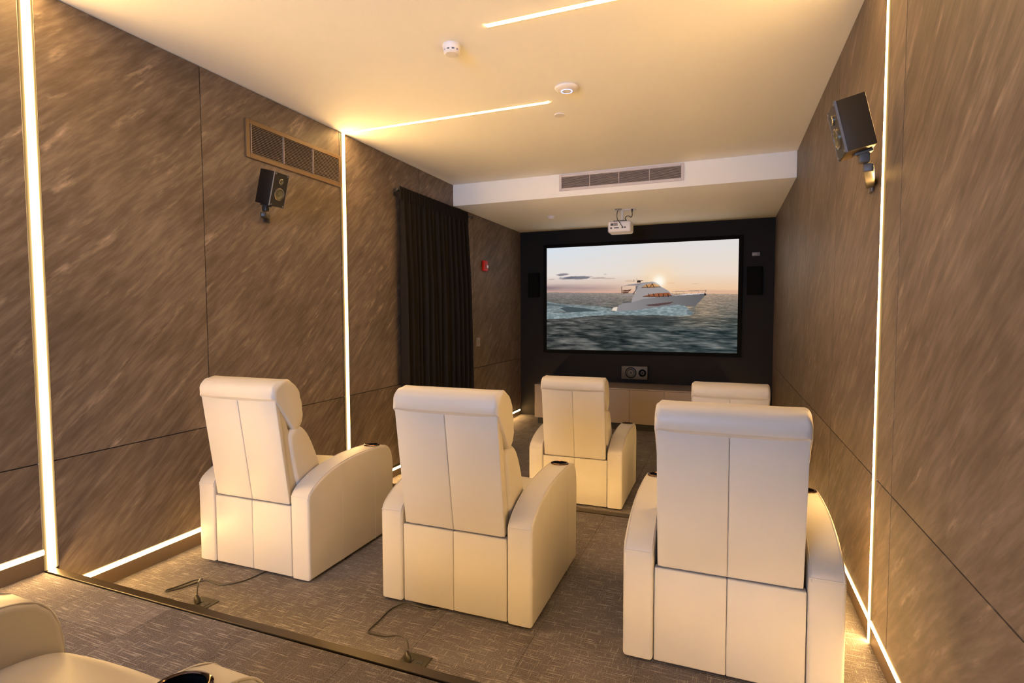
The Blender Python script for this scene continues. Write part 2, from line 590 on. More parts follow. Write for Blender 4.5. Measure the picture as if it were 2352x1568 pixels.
# back wall; its unseen window is added to account for the cool fill
bm = bmesh.new()
wx0, wx1, wz0, wz1 = -2.4, -0.8, 1.55, 2.95
add_box(bm, XL - 0.12, wx0, YB - 0.12, YB, -0.15, ZC)
add_box(bm, wx1, XR + 0.12, YB - 0.12, YB, -0.15, ZC)
add_box(bm, wx0, wx1, YB - 0.12, YB, -0.15, wz0)
add_box(bm, wx0, wx1, YB - 0.12, YB, wz1, ZC)
struct('wall_back', finish(bm, 'wall_back', M['stoneL']))
bm = bmesh.new()
for (a, b, c, d) in ((wx0, wx0 + 0.05, wz0, wz1), (wx1 - 0.05, wx1, wz0, wz1), (wx0, wx1, wz0, wz0 + 0.05), (wx0, wx1, wz1 - 0.05, wz1), ((wx0 + wx1) / 2 - 0.02, (wx0 + wx1) / 2 + 0.02, wz0, wz1)):
    add_box(bm, a, b, YB - 0.08, YB - 0.02, c, d, 0.004, 1)
wf = struct('added_window_1', finish(bm, 'added_window_frame', M['satin_black']))
glass, gnt, gbs = mat_base('added_window_glass')
gbs.inputs['Transmission Weight'].default_value = 1.0
gbs.inputs['Roughness'].default_value = 0.0
obj('pane', box_mesh('pane', wx0 + 0.04, wx1 - 0.04, YB - 0.055, YB - 0.047, wz0 + 0.04, wz1 - 0.04, glass), None, wf)

# side walls: backing plus single stone-look panels with open joints
LEDW = 0.070  # widened so the painted halo fits beside the bright core
wall_l = struct('wall_left', box_mesh('wall_left', XL - 0.12, XL - PT, YB, YF, -0.15, ZC, M['backing']))
wall_r = struct('wall_right', box_mesh('wall_right', XR + PT, XR + 0.12, YB, YF, -0.15, ZC, M['backing']))
SK, SL = 0.085, 0.122      # skirting height, top of the light strip above each floor

def floor_at(y):
    return F2 if y < YS1 - 0.02 else (F1 if y < YS2 - 0.02 else F0)

def panels(parent, xin, sgn, ys, slots, mat):
    """ys joints; slots: (y, halfwidth) vertical strips cut through the panels"""
    cuts = [(ys[0], 0.0)] + [(y, 0.003) for y in ys[1:-1]] + [(y, h) for y, h in slots] + [(ys[-1], 0.0)]
    cuts.sort()
    for (ya, ha), (yb, hb) in zip(cuts[:-1], cuts[1:]):
        a, b = ya + ha, yb - hb
        if b - a < 0.01: continue
        # lower panel steps down with the platforms
        segs = [a] + [s for s in (YS1 - 0.0, YS2 - 0.0) if a + 0.02 < s < b - 0.02] + [b]
        x0, x1 = (xin - PT, xin) if sgn > 0 else (xin, xin + PT)
        bm = bmesh.new()
        pts = [(a, ZG - 0.003)]
        for s0, s1 in zip(segs[:-1], segs[1:]):
            zf = floor_at((s0 + s1) / 2) + SL
            pts += [(s0, zf), (s1, zf)]
        pts += [(b, ZG - 0.003)]
        add_prism_x(bm, pts, x0, x1)
        obj('wall_panel', finish(bm, 'wall_panel', mat), None, parent)
        # upper panel, reduced in height under the bulkhead
        bm = bmesh.new()
        add_box(bm, x0, x1, a, b, ZG + 0.003, ZC - 0.004, 0.0)
        obj('wall_panel', finish(bm, 'wall_panel', mat), None, parent)
JL = [YB, -1.57, -0.15, 1.27, 2.695, 4.105, 5.489, 6.93, 8.36, YF]
JR = [YB, -1.60, -0.18, 1.25, 2.673, 4.093, 5.525, 6.955, 8.38, YF]
panels(wall_l, XL, 1, JL, [(1.72, 0.0355), (4.158, 0.0355)], M['stoneL'])
panels(wall_r, XR, -1, JR, [(2.943, 0.0325)], M['stoneR'])

# skirtings under the light strips
def skirting(name, xin, sgn):
    bm = bmesh.new()
    for y0, y1, z in ((YB, YS1 - 0.046, F2), (YS1, YS2 - 0.076, F1), (YS2, YF, F0)):
        x0, x1 = (xin - PT, xin + 0.001) if sgn > 0 else (xin - 0.001, xin + PT)
        add_box(bm, x0, x1, y0, y1, z - 0.004, z + SK, 0.002, 1)
    struct(name, finish(bm, name, M['base']))
skirting('baseboard_left', XL, 1)
skirting('baseboard_right', XR, -1)

# ------------------------------------------------------------------ LED strips
def led(label, p0, p1, nrm, w, group=None):
    """strip along p0-p1 on a surface with outward normal nrm"""
    p0, p1, nrm = Vector(p0), Vector(p1), Vector(nrm)
    ax = (p1 - p0); L = ax.length; ax.normalize()
    side = nrm.cross(ax).normalized()
    t = thing('led_strip', label, 'light strip', (p0 + p1) / 2, 0, group)
    mid = (p0 + p1) / 2
    bm = bmesh.new()
    prof = []
    n = 28
    h = 0.007
    for k in range(n + 1):
        a = math.pi * k / n
        prof.append((math.cos(a) * (w / 2 - 0.0025), math.sin(a) * h))
    prof = prof + [(-(w / 2 - 0.0025), -0.004), ((w / 2 - 0.0025), -0.004)]
    ends = []
    for s in (-L / 2, L / 2):
        ends.append([bm.verts.new(ax * s + side * c + nrm * d) for c, d in prof])
    N = len(prof)
    for i in range(N):
        j = (i + 1) % N
        bm.faces.new((ends[0][i], ends[0][j], ends[1][j], ends[1][i]))
    bm.faces.new(ends[0]); bm.faces.new(ends[1])
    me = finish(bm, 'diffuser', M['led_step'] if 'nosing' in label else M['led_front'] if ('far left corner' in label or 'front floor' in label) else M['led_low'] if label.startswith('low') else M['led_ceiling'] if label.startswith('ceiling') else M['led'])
    at = me.attributes.new('across', 'FLOAT', 'POINT')
    at.data.foreach_set('value', [abs(v.co.dot(side)) / (w / 2 - 0.0025) for v in me.vertices])
    obj('diffuser', me, None, t)
    bm = bmesh.new()
    def slab(c0, c1, d0, d1):
        vs = []
        for s in (-L / 2, L / 2):
            vs.append([bm.verts.new(ax * s + side * c + nrm * d) for c, d in ((c0, d0), (c1, d0), (c1, d1), (c0, d1))])
        for i in range(4):
            j = (i + 1) % 4
            bm.faces.new((vs[0][i], vs[0][j], vs[1][j], vs[1][i]))
        bm.faces.new(vs[0]); bm.faces.new(vs[1])
    slab(-w / 2, -w / 2 + 0.002, -0.014, -0.0008)
    slab(w / 2 - 0.002, w / 2, -0.014, -0.0008)
    slab(-w / 2, w / 2, -0.016, -0.0135)
    obj('channel', finish(bm, 'channel', M['alu'], 30), None, t)
    return t

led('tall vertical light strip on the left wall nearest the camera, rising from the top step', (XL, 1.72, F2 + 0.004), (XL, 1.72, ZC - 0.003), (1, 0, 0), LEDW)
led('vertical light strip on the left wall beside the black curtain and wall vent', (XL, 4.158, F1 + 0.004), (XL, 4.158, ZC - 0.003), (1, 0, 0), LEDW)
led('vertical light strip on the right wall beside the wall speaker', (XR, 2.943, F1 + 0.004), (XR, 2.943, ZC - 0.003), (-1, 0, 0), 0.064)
led('ceiling light strip starting at the left wall above the wall vent', (XL, 4.158, ZC), (-1.325, 4.158, ZC), (0, 0, -1), 0.046)
led('ceiling light strip running to the right wall, cut by the top edge', (-1.306, 2.943, ZC), (XR, 2.943, ZC), (0, 0, -1), 0.046)
led('ceiling light strip from the left wall above the rear platform', (XL, 1.72, ZC), (-1.31, 1.72, ZC), (0, 0, -1), 0.046)
zs = (SK + SL) / 2
SW = SL - SK
led('low light strip along the left wall of the rear platform, behind the cream armrest', (XL, YB + 0.05, F2 + zs), (XL, 1.688, F2 + zs), (1, 0, 0), SW)
led('low light strip along the left wall beside the leftmost recliner', (XL, 1.775, F1 + zs), (XL, YS2 - 0.09, F1 + zs), (1, 0, 0), SW)
led('low light strip at the far left corner below the screen', (XL, YS2 + 0.02, F0 + 0.086), (XL, 8.76, F0 + 0.086), (1, 0, 0), 0.032)
led('low light strip along the right wall beside the nearest recliner', (XR, YS1 + 0.02, F1 + zs), (XR, YS2 - 0.09, F1 + zs), (-1, 0, 0), SW)
led('low light strip along the right wall of the front floor', (XR, YS2 + 0.02, F0 + 0.086), (XR, 8.76, F0 + 0.086), (-1, 0, 0), 0.032)
led('low light strip along the right wall of the rear platform', (XR, YB + 0.05, F2 + zs), (XR, 1.68, F2 + zs), (-1, 0, 0), SW)
led('light strip hidden under the nosing of the rear step', (XL + 0.04, YS1 - 0.02, F2 - 0.058), (XR - 0.04, YS1 - 0.02, F2 - 0.058), (0, 1, 0), 0.024)
led('light strip hidden under the nosing of the front step', (XL + 0.04, YS2 - 0.02, F1 - 0.058), (XR - 0.04, YS2 - 0.02, F1 - 0.058), (0, 1, 0), 0.024)

# ------------------------------------------------------------------ recliners
HW, IW = 0.437, 0.302
ARM_PROF = [(0.0, 0.014), (0.0, 0.485), (0.006, 0.51), (0.022, 0.532), (0.055, 0.556), (0.11, 0.585), (0.20, 0.616), (0.31, 0.638), (0.44, 0.650),
            (0.58, 0.652), (0.69, 0.647), (0.765, 0.638), (0.812, 0.618), (0.842, 0.584), (0.860, 0.535), (0.868, 0.47), (0.866, 0.40), (0.858, 0.20), (0.852, 0.014)]
CUPY, CUPZ, CUPR = 0.705, 0.646, 0.046

def build_recliner_meshes():
    D = {}
    L = M['leather']
    for key, s in (('arm_l', -1), ('arm_r', 1)):
        bm = bmesh.new()
        x0, x1 = (s * IW, s * HW) if s > 0 else (s * HW, s * IW)
        add_prism_x(bm, ARM_PROF, x0, x1, 0.016, 4)
        me = finish(bm, key, L)
        cb = bmesh.new()
        add_lathe(cb, [(CUPR, -0.09), (CUPR, 0.1)], 40, T(s * (HW + IW) / 2, CUPY, CUPZ))
        D[key] = boolean_cut(me, cb, key)
        D['piping_' + key[-1]] = []      # piping and stitched seams of the arm
        pl = [(y, z) for y, z in ARM_PROF[1:-1]]
        for xx in (x0 + 0.010, x1 - 0.010):
            cpts = catmull([(xx, y, z) for y, z in pl], 3)
            # push outwards along the profile normal a little
            pts = []
            for i, p in enumerate(cpts):
                t = (cpts[min(i + 1, len(cpts) - 1)] - cpts[max(i - 1, 0)]).normalized()
                nrm = Vector((0, -t.z, t.y))
                pts.append(p + nrm * -0.0018)
            bm = bmesh.new(); add_tube(bm, pts, 0.0030, 6)
            D['piping_' + key[-1]].append(('piping', finish(bm, 'piping', L, 60)))
        bm = bmesh.new(); add_tube(bm, [(x0 + 0.004, -0.0002 + 0.004, 0.500), (x0 + 0.02, 0.0025, 0.500), (x1 - 0.02, 0.0025, 0.500), (x1 - 0.004, 0.0038, 0.500)], 0.0022, 6)
        D['piping_' + key[-1]].append(('seam', finish(bm, 'seam', L, 60)))
        for sx in (x0 + 0.0005, x1 - 0.0005):
            for yy, zt in ((0.30, 0.618), (0.64, 0.630)):
                bm = bmesh.new(); add_tube(bm, [(sx, yy, 0.016), (sx, yy, zt)], 0.0016, 6)
                D['piping_' + key[-1]].append(('seam', finish(bm, 'seam', L, 60)))
        bm = bmesh.new()
        add_lathe(bm, [(0.0, -0.085), (0.0425, -0.085), (0.0425, 0.002), (0.0445, 0.002), (0.0445, -0.0865), (0.0, -0.0865)], 40, T(s * (HW + IW) / 2, CUPY, CUPZ), cap=False)
        D['cup_' + key[-1]] = finish(bm, 'cup', M['cup'])
        bm = bmesh.new()
        add_lathe(bm, [(0.0425, 0.0), (0.0425, 0.0035), (0.0445, 0.0055), (0.050, 0.005), (0.0545, 0.001), (0.0545, -0.004), (0.046, -0.006), (0.0425, 0.0)], 48,
                  T(s * (HW + IW) / 2, CUPY, CUPZ + 0.003) @ rotm('X', -4.5), cap=False)
        D['rim_' + key[-1]] = finish(bm, 'rim', M['rim'])
    # lower rear panel, two stitched halves
    D['rear'] = []
    for s in (-1, 1):
        bm = bmesh.new()
        x0, x1 = (0.0006, IW - 0.003) if s > 0 else (-IW + 0.003, -0.0006)
        add_box(bm, x0, x1, 0.006, 0.05, 0.014, 0.437, 0.006, 3)
        D['rear'].append(finish(bm, 'rear_panel', L))
    # base frame hidden between the arms
    D['frame'] = box_mesh('base_frame', -IW + 0.004, IW - 0.004, 0.052, 0.80, 0.03, 0.31, M['dark'])
    bm = bmesh.new()
    add_lathe(bm, [(0.022, 0.0), (0.024, 0.016), (0.015, 0.034)], 16)
    D['foot'] = finish(bm, 'foot', M['dark'])
    # back shell with two padded halves on the rear
    bm = bmesh.new()
    add_prism_x(bm, [(0.020, 0.441), (-0.072, 1.070), (-0.036, 1.100), (0.120, 0.56), (0.130, 0.441)], -0.281, 0.281, 0.012, 3)
    D['shell'] = finish(bm, 'back_shell', L)
    ang = math.atan2(0.092, 0.63)
    Hh = math.hypot(0.092, 0.63)
    D['back_panel'] = []; D['back_piping'] = []
    R = T(0, 0.011, 0.444) @ Matrix.Rotation(ang, 4, 'X')
    for s in (-1, 1):
        x0, x1 = (0.0005, 0.287) if s > 0 else (-0.287, -0.0005)
        bm = bmesh.new()
        add_box(bm, x0, x1, 0.0, 0.030, 0.0, Hh, 0.006, 3, R)
        D['back_panel'].append(finish(bm, 'back_panel', L))
    # edge piping down both sides of the rear panel
    for s in (-1, 1):
        bm = bmesh.new()
        add_tube(bm, [tuple(R @ Vector((s * 0.2835, 0.004, 0.01))), tuple(R @ Vector((s * 0.2835, 0.004, Hh - 0.01)))], 0.0034, 6)
        D['back_piping'].append(finish(bm, 'piping', L, 60))
    # head cushion rolling over the top of the back
    head = [(-0.084, 1.0715), (-0.0925, 1.080), (-0.0955, 1.112), (-0.084, 1.150), (-0.050, 1.174), (0.0, 1.183), (0.050, 1.170), (0.095, 1.128),
            (0.124, 1.060), (0.137, 0.975), (0.132, 0.915), (0.105, 0.880), (0.060, 0.872), (0.012, 0.932), (-0.045, 1.012)]
    bm = bmesh.new()
    add_pillow_x(bm, head, 0.296, 0.026, 6, 0.002)
    # gathered corner folds
    rnd = random.Random(3)
    for v in bm.verts:
        e = max(0.0, (abs(v.co.x) - 0.20) / 0.10)
        if v.co.z > 0.95:
            v.co.z += 0.004 * e * math.sin(v.co.x * 160 + v.co.y * 60)
            v.co.y += 0.0025 * e * math.sin(v.co.x * 120 + v.co.z * 90)
    D['head'] = finish(bm, 'head_cushion', L, 60)
    lum = [(0.09, 0.50), (0.02, 0.80), (0.03, 0.875), (0.09, 0.895), (0.140, 0.872), (0.182, 0.815), (0.222, 0.735), (0.255, 0.655), (0.272, 0.585), (0.262, 0.525), (0.20, 0.485)]
    bm = bmesh.new()
    add_pillow_x(bm, lum, 0.297, 0.030, 5, 0.010)
    D['lumbar'] = finish(bm, 'lumbar_cushion', L, 60)
    seat = [(0.13, 0.33), (0.125, 0.46), (0.16, 0.502), (0.30, 0.509), (0.50, 0.509), (0.68, 0.505), (0.80, 0.491), (0.868, 0.455), (0.888, 0.395), (0.876, 0.335), (0.82, 0.312), (0.5, 0.312), (0.2, 0.312)]
    bm = bmesh.new()
    add_pillow_x(bm, seat, 0.300, 0.022, 5, 0.018)
    D['seat'] = finish(bm, 'seat_cushion', L, 60)
    bm = bmesh.new()
    add_box(bm, -0.298, 0.298, 0.802, 0.872, 0.03, 0.308, 0.016, 3)
    D['footrest'] = finish(bm, 'footrest', L)
    return D

RD = build_recliner_meshes()
def recliner(label, x, y, z, rot=0.0):
    t = thing('recliner', label, 'recliner', (x, y, z), rot, 'cream leather cinema recliners')
    for k in ('l', 'r'):
        a = obj('armrest', RD['arm_' + k], None, t)
        for nm, me in RD['piping_' + k]: obj(nm, me, None, a)
        c = obj('cup_holder', RD['cup_' + k], None, a)
        c['label'] = 'black round cup holder'
        rr = obj('cup_rim', RD['rim_' + k], None, a)
        rr['label'] = 'dark chrome rim around the cup holder'
    for me in RD['rear']: obj('rear_panel', me, None, t)
    obj('base_frame', RD['frame'], None, t)
    obj('seat_cushion', RD['seat'], None, t)
    obj('footrest', RD['footrest'], None, t)
    b = obj('backrest', RD['shell'], None, t)
    for me in RD['back_panel']: obj('back_panel', me, None, b)
    for me in RD['back_piping']: obj('piping', me, None, b)
    obj('head_cushion', RD['head'], None, b)
    obj('lumbar_cushion', RD['lumbar'], None, b)
    for sx in (-1, 1):
        for yy in (0.06, 0.79):
            f = obj('foot', RD['foot'], None, t)
            f.location = (sx * 0.37, yy, 0)
    return t

recliner('cream leather recliner on the middle platform nearest the left wall', -2.650, 2.424, F1, 0.006)
recliner('cream leather recliner in the centre of the middle row', -1.294, 2.444, F1, 0.003)
recliner('cream leather recliner beside the right wall, the nearest full chair', 0.025, 2.407, F1, -0.003)
recliner('cream leather recliner standing in the front row below the screen, yellow lit', -1.264, 4.762, F0, 0.006)
recliner('cream leather recliner in the front row, only its headrest showing above another', 0.045, 4.762, F0, 0.0)
recliner('cream leather recliner cut off by the bottom left corner, seat and armrests showing', -1.318, -0.014, F2 - 0.003, -0.022)

# ------------------------------------------------------------------ screen, front wall
SX0, SX1, SZ0, SZ1 = -2.808, 0.172, 1.151, 2.848
SY = YF - 0.05

def painted_screen():
    NX, NY = 600, 342
    uu, vv = np.meshgrid(np.linspace(0, 1, NX), np.linspace(0, 1, NY))
    rng = np.random.RandomState(5)
    def vnoise(x, y, seed):
        g = np.random.RandomState(seed).rand(64, 64)
        xi = np.floor(x).astype(int); yi = np.floor(y).astype(int)
        fx = x - xi; fy = y - yi
        fx = fx * fx * (3 - 2 * fx); fy = fy * fy * (3 - 2 * fy)
        a = g[yi % 64, xi % 64]; b = g[yi % 64, (xi + 1) % 64]
        c = g[(yi + 1) % 64, xi % 64]; d = g[(yi + 1) % 64, (xi + 1) % 64]
        return (a * (1 - fx) + b * fx) * (1 - fy) + (c * (1 - fx) + d * fx) * fy
    def fbm(x, y, seed, o=4):
        s = 0; w = 1; t = 0
        for k in range(o):
            s = s + w * vnoise(x * 2 ** k + 13.7 * k, y * 2 ** k + 5.1 * k, seed + k); t += w; w *= 0.5
        return s / t
    def S(x, y):          # from picture units to screen fractions
        v = 0.5
        for _ in range(6):
            u = (x - 68 - 20 * v) / (2161 - 20 * v)
            top = 63 - 131.6 * u; bot = 1190 + 35 * u
            v = (y - top) / (bot - top)
        return u, v
    img = np.zeros((NY, NX, 3))
    def c8(r, g, b): return np.array([r, g, b], float)
    def lerp(a, b, t): return a + (b - a) * np.clip(t, 0, 1)[..., None]
    def inside(pts):
        P = [S(*p) for p in pts]
        r = np.zeros(uu.shape, bool)
        n = len(P)
        for i in range(n):
            x1, y1 = P[i]; x2, y2 = P[(i + 1) % n]
            if y1 == y2: continue
            c = ((vv >= min(y1, y2)) & (vv < max(y1, y2)))
            xint = x1 + (vv - y1) * (x2 - x1) / (y2 - y1)
            r ^= c & (uu < xint)
        return r
    def dist(cx, cy, ax=1.0, ay=1.0):
        u0, v0 = S(cx, cy)
        return np.sqrt(((uu - u0) * 1.757 / ax) ** 2 + ((vv - v0) / ay) ** 2)
    def put(mask, col, a=1.0):
        img[mask] = img[mask] * (1 - a) + np.asarray(col) * a
    def blend(wt, col):
        w = np.clip(wt, 0, 1)[..., None]
        img[:] = img * (1 - w) + np.asarray(col, float) * w
    def line(pts, wid, col, a=1.0):
        Q = [S(*p) for p in pts]
        for (x1, y1), (x2, y2) in zip(Q[:-1], Q[1:]):
            px = (uu - x1) * 1.757; py = vv - y1
            dx = (x2 - x1) * 1.757; dy = y2 - y1
            L2 = dx * dx + dy * dy + 1e-12
            t = np.clip((px * dx + py * dy) / L2, 0, 1)
            dd = np.hypot(px - t * dx, py - t * dy)
            blend((dd < wid) * a, col)
    hz = S(80, 552)[1] + (S(2229, 548)[1] - S(80, 552)[1]) * uu          # horizon row
    t = np.clip(vv / hz, 0, 1)
    right = np.clip((uu - 0.15) / 0.6, 0, 1)
    sky_top = lerp(c8(214, 224, 234) * np.ones(img.shape), c8(224, 221, 220), uu * 1.5)
    sky_mid = lerp(c8(230, 221, 214) * np.ones(img.shape), c8(236, 218, 200), right)
    sky_low = lerp(c8(196, 160, 148) * np.ones(img.shape), c8(238, 192, 150), right)
    sky = np.where((t < 0.62)[..., None], lerp(sky_top, sky_mid, t / 0.62), lerp(sky_mid, sky_low, (t - 0.62) / 0.38))
    img[:] = sky
    # haze bank on the left of the horizon, thin bank on the right
    bank = np.clip(1 - np.abs(t - 0.90) / 0.10, 0, 1) * np.clip(1.1 - uu * 2.2, 0, 1) * (0.6 + 0.8 * fbm(uu * 9, vv * 60, 40))
    blend(bank * 0.75, c8(136, 116, 122))
    bank = np.clip(1 - np.abs(t - 0.965) / 0.05, 0, 1) * np.clip((uu - 0.62) * 4, 0, 1)
    blend(bank * 0.45, c8(190, 150, 138))
    pink = np.clip(1 - np.abs(t - 0.985) / 0.03, 0, 1) * np.clip(1 - np.abs(uu - 0.3) * 2.5, 0, 1)
    blend(pink * 0.6, c8(226, 170, 150))
    # clouds
    for (cx, cy, ax, ay, cc, al) in ((270, 352, 95, 17, (122, 118, 126), 0.85), (450, 384, 220, 22, (112, 110, 120), 0.9), (330, 392, 130, 18, (104, 104, 116), 0.7),
                                     (700, 386, 110, 12, (170, 150, 146), 0.7), (840, 388, 80, 8, (190, 166, 156), 0.7), (140, 406, 60, 6, (180, 160, 155), 0.7),
                                     (790, 342, 22, 8, (190, 182, 180), 0.6), (1090, 412, 80, 8, (200, 165, 140), 0.6), (1520, 434, 60, 8, (222, 178, 140), 0.6), (1790, 438, 40, 6, (220, 180, 150), 0.6)):
        u0, v0 = S(cx, cy)
        d = np.sqrt(((uu - u0) / (ax / 2160)) ** 2 + ((vv - v0) / (ay / 1200)) ** 2) + 0.7 * (fbm(uu * 40, vv * 70, 11) - 0.5)
        blend(np.clip((1.0 - d) / 0.35, 0, 1) * al, cc)
    # sun glow
    d = dist(1400, 412)
    blend(np.exp(-(d / 0.16) ** 2) * 0.55, c8(255, 214, 160))
    blend(np.exp(-(d / 0.055) ** 2), c8(255, 250, 236))
    # sea
    sea = vv > hz
    s = np.clip((vv - hz) / (1 - hz), 0, 1)
    far = lerp(c8(150, 141, 136) * np.ones(img.shape), c8(188, 160, 138), right)
    near = lerp(c8(70, 72, 70) * np.ones(img.shape), c8(66, 74, 74), right)
    seac = lerp(far, near, np.sqrt(s) * 1.25)
    pers = 1.0 / (s + 0.09)
    wv = fbm(uu * 16 * pers * 0.55 + 20, pers * 16, 21, 4)
    wv2 = fbm(uu * 60 * pers * 0.35 + 7, pers * 42 + 3, 31, 3)
    w = (wv - 0.5) * 1.5 + (wv2 - 0.5) * 1.1
    amp = 34 + 50 * np.clip(s * 1.6, 0, 1)
    tint = np.stack([np.ones(s.shape), 0.93 * np.ones(s.shape), 0.88 * np.ones(s.shape)], -1)
    seac = seac + (np.clip(w, -0.55, 0.9) * amp)[..., None] * tint
    # sun path right of the boat, dark reflection below it
    sp = np.exp(-((uu - 0.83) / 0.10) ** 2) * np.clip(1 - np.abs(s - 0.30) / 0.35, 0, 1) * (0.35 + 1.3 * np.clip(w, 0, 1))
    seac = lerp(seac, c8(236, 194, 150), sp * 0.7)
    sh = np.exp(-((uu - 0.57) / 0.13) ** 2) * np.exp(-((s - 0.47) / 0.10) ** 2)
    seac = lerp(seac, c8(44, 50, 52), sh * 0.7)
    img[sea] = seac[sea]
    # wake and foam
    foam_t = fbm(uu * 60, vv * 110, 51, 4)
    foam = lerp(c8(112, 128, 132) * np.ones(img.shape), c8(160, 174, 177), (foam_t - 0.30) / 0.5)
    def foam_poly(pts, a=1.0):
        m = inside(pts)
        img[m] = img[m] * (1 - a) + foam[m] * a
    foam_poly([(80, 652), (200, 676), (520, 694), (700, 700), (860, 720), (880, 750), (760, 768), (520, 775), (300, 765), (80, 775)], 0.75)
    put(inside([(240, 726), (340, 712), (520, 722), (720, 752), (640, 770), (480, 772), (330, 770)]), c8(62, 74, 78), 0.85)
    put(inside([(80, 672), (240, 690), (420, 702), (300, 712), (80, 700)]), c8(66, 78, 84), 0.6)
    foam_poly([(80, 775), (300, 778), (640, 758), (900, 758), (1150, 742), (1300, 715), (1480, 690), (1600, 672), (1690, 690), (1745, 745), (1785, 770), (1740, 800), (1560, 806), (1400, 796), (1150, 800), (900, 795), (620, 812), (340, 842), (80, 850)], 0.95)
    put(inside([(1700, 745), (1790, 690), (1810, 760), (1780, 805), (1720, 795)]), c8(70, 80, 86), 0.3)
    # yacht
    hull = c8(140, 136, 138)
    H = [(925, 757), (950, 690), (1000, 668), (1105, 652), (1200, 624), (1240, 606), (1400, 592), (1560, 577), (1720, 556), (1880, 546), (1908, 556), (1880, 590), (1830, 650), (1795, 692), (1700, 690), (1600, 676), (1480, 694), (1300, 720), (1150, 742)]
    put(inside(H), hull)
    m = inside(H)
    g = np.clip((uu - 0.45) / 0.42, 0, 1)
    img[m] = (img * (1 - 0.30 * g[..., None]))[m]
    sup = [(1100, 655), (1112, 590), (1150, 545), (1138, 500), (1160, 462), (1150, 452), (1230, 430), (1330, 418), (1385, 432), (1425, 474), (1500, 515), (1560, 572), (1400, 596), (1240, 612)]
    put(inside(sup), c8(158, 151, 150))
    put(inside([(985, 476), (1055, 456), (1160, 440), (1260, 426), (1170, 466), (1060, 466)]), c8(142, 134, 136))
    put(inside([(945, 594), (1000, 572), (1118, 556), (1122, 578), (1000, 586)]), c8(150, 140, 138))
    line([(985, 476), (984, 556)], 0.0028, c8(120, 95, 85))
    put(inside([(985, 522), (1060, 514), (1098, 504), (1084, 524), (1000, 534)]), c8(92, 58, 48))
    put(inside([(990, 540), (1070, 530), (1062, 548), (1000, 556)]), c8(104, 70, 58))
    put(inside([(1105, 560), (1148, 505), (1140, 470), (1168, 470), (1150, 520), (1124, 566)]), c8(88, 86, 92), 0.8)
    put(inside([(870, 748), (890, 716), (940, 706), (930, 756)]), c8(226, 212, 196))
    put(inside([(985, 664), (1000, 648), (1090, 642), (1100, 655)]), c8(96, 92, 94))
    up = [(1212, 482), (1262, 452), (1340, 438), (1392, 446), (1418, 478), (1300, 489)]
    put(inside(up), c8(196, 142, 86))
    for pts in ([(1262, 452), (1280, 486)], [(1330, 440), (1350, 484)], [(1300, 486), (1330, 442)], [(1212, 482), (1418, 478)]):
        line(pts, 0.0030, c8(58, 40, 36))
    lo = [(1228, 586), (1300, 562), (1400, 546), (1512, 540), (1546, 574), (1400, 589)]
    put(inside(lo), c8(150, 88, 56))
    for xx in (1290, 1345, 1400, 1450, 1500):
        line([(xx, 556), (xx + 8, 586)], 0.0035, c8(52, 36, 34))
    line([(1228, 586), (1400, 589), (1546, 574)], 0.003, c8(70, 52, 50))
    put(inside([(1258, 680), (1400, 664), (1568, 642), (1525, 668), (1400, 690), (1290, 692)]), c8(88, 66, 66))
    put(inside([(1560, 575), (1720, 550), (1890, 540), (1880, 552), (1700, 566)]), c8(216, 202, 196))
    line([(1545, 530), (1700, 522), (1905, 512)], 0.0024, c8(150, 130, 120))
    for xx in (1600, 1680, 1760, 1830, 1870):
        line([(xx, 526), (xx - 12, 556)], 0.0016, c8(160, 140, 130))
    line([(1908, 512), (1888, 548)], 0.0022, c8(110, 95, 92))
    put(inside([(1885, 552), (1902, 542), (1910, 562), (1895, 574)]), c8(48, 42, 44))
    put(inside([(1155, 432), (1160, 408), (1182, 403), (1202, 412), (1198, 430)]), c8(52, 42, 40))
    line([(1178, 410), (1222, 408)], 0.0028, c8(60, 48, 46))
    line([(1120, 395), (1124, 420)], 0.0020, c8(120, 100, 95))
    line([(1155, 388), (1158, 412)], 0.0016, c8(120, 100, 95))
    blend(np.exp(-(dist(1405, 415) / 0.035) ** 2), c8(255, 250, 236))
    img8 = np.clip(img, 0, 255) / 255.0
    lin = np.where(img8 <= 0.04045, img8 / 12.92, ((img8 + 0.055) / 1.055) ** 2.4)
    # mesh
    X = SX0 + (SX1 - SX0) * uu
    Z = SZ1 + (SZ0 - SZ1) * vv
    co = np.stack([X, np.full(X.shape, SY), Z], -1).reshape(-1, 3)
    idx = np.arange(NX * NY).reshape(NY, NX)
    f = np.stack([idx[:-1, :-1], idx[1:, :-1], idx[1:, 1:], idx[:-1, 1:]], -1).reshape(-1, 4)
    me = bpy.data.meshes.new('picture')
    me.vertices.add(len(co)); me.vertices.foreach_set('co', co.ravel().astype(np.float32))
    me.loops.add(f.size); me.loops.foreach_set('vertex_index', f.ravel().astype(np.int32))
    me.polygons.add(len(f)); me.polygons.foreach_set('loop_start', (np.arange(len(f)) * 4).astype(np.int32))
    me.update(calc_edges=True)
    at = me.color_attributes.new('film', 'FLOAT_COLOR', 'POINT')
    rgba = np.concatenate([lin.reshape(-1, 3), np.ones((NX * NY, 1))], 1)
    at.data.foreach_set('color', rgba.ravel().astype(np.float32))
    m = bpy.data.materials.new('projected_picture')
    m.use_nodes = True
    nt = m.node_tree
    nt.nodes.remove(nt.nodes['Principled BSDF'])
    a = nt.nodes.new('ShaderNodeAttribute'); a.attribute_name = 'film'
    e = nt.nodes.new('ShaderNodeEmission')
    e.inputs[1].default_value = 1.0 / (2 ** SC.view_settings.exposure)
    nt.links.new(a.outputs['Color'], e.inputs[0])
    nt.links.new(e.outputs[0], nt.nodes['Material Output'].inputs[0])
    me.materials.append(m)
    return me

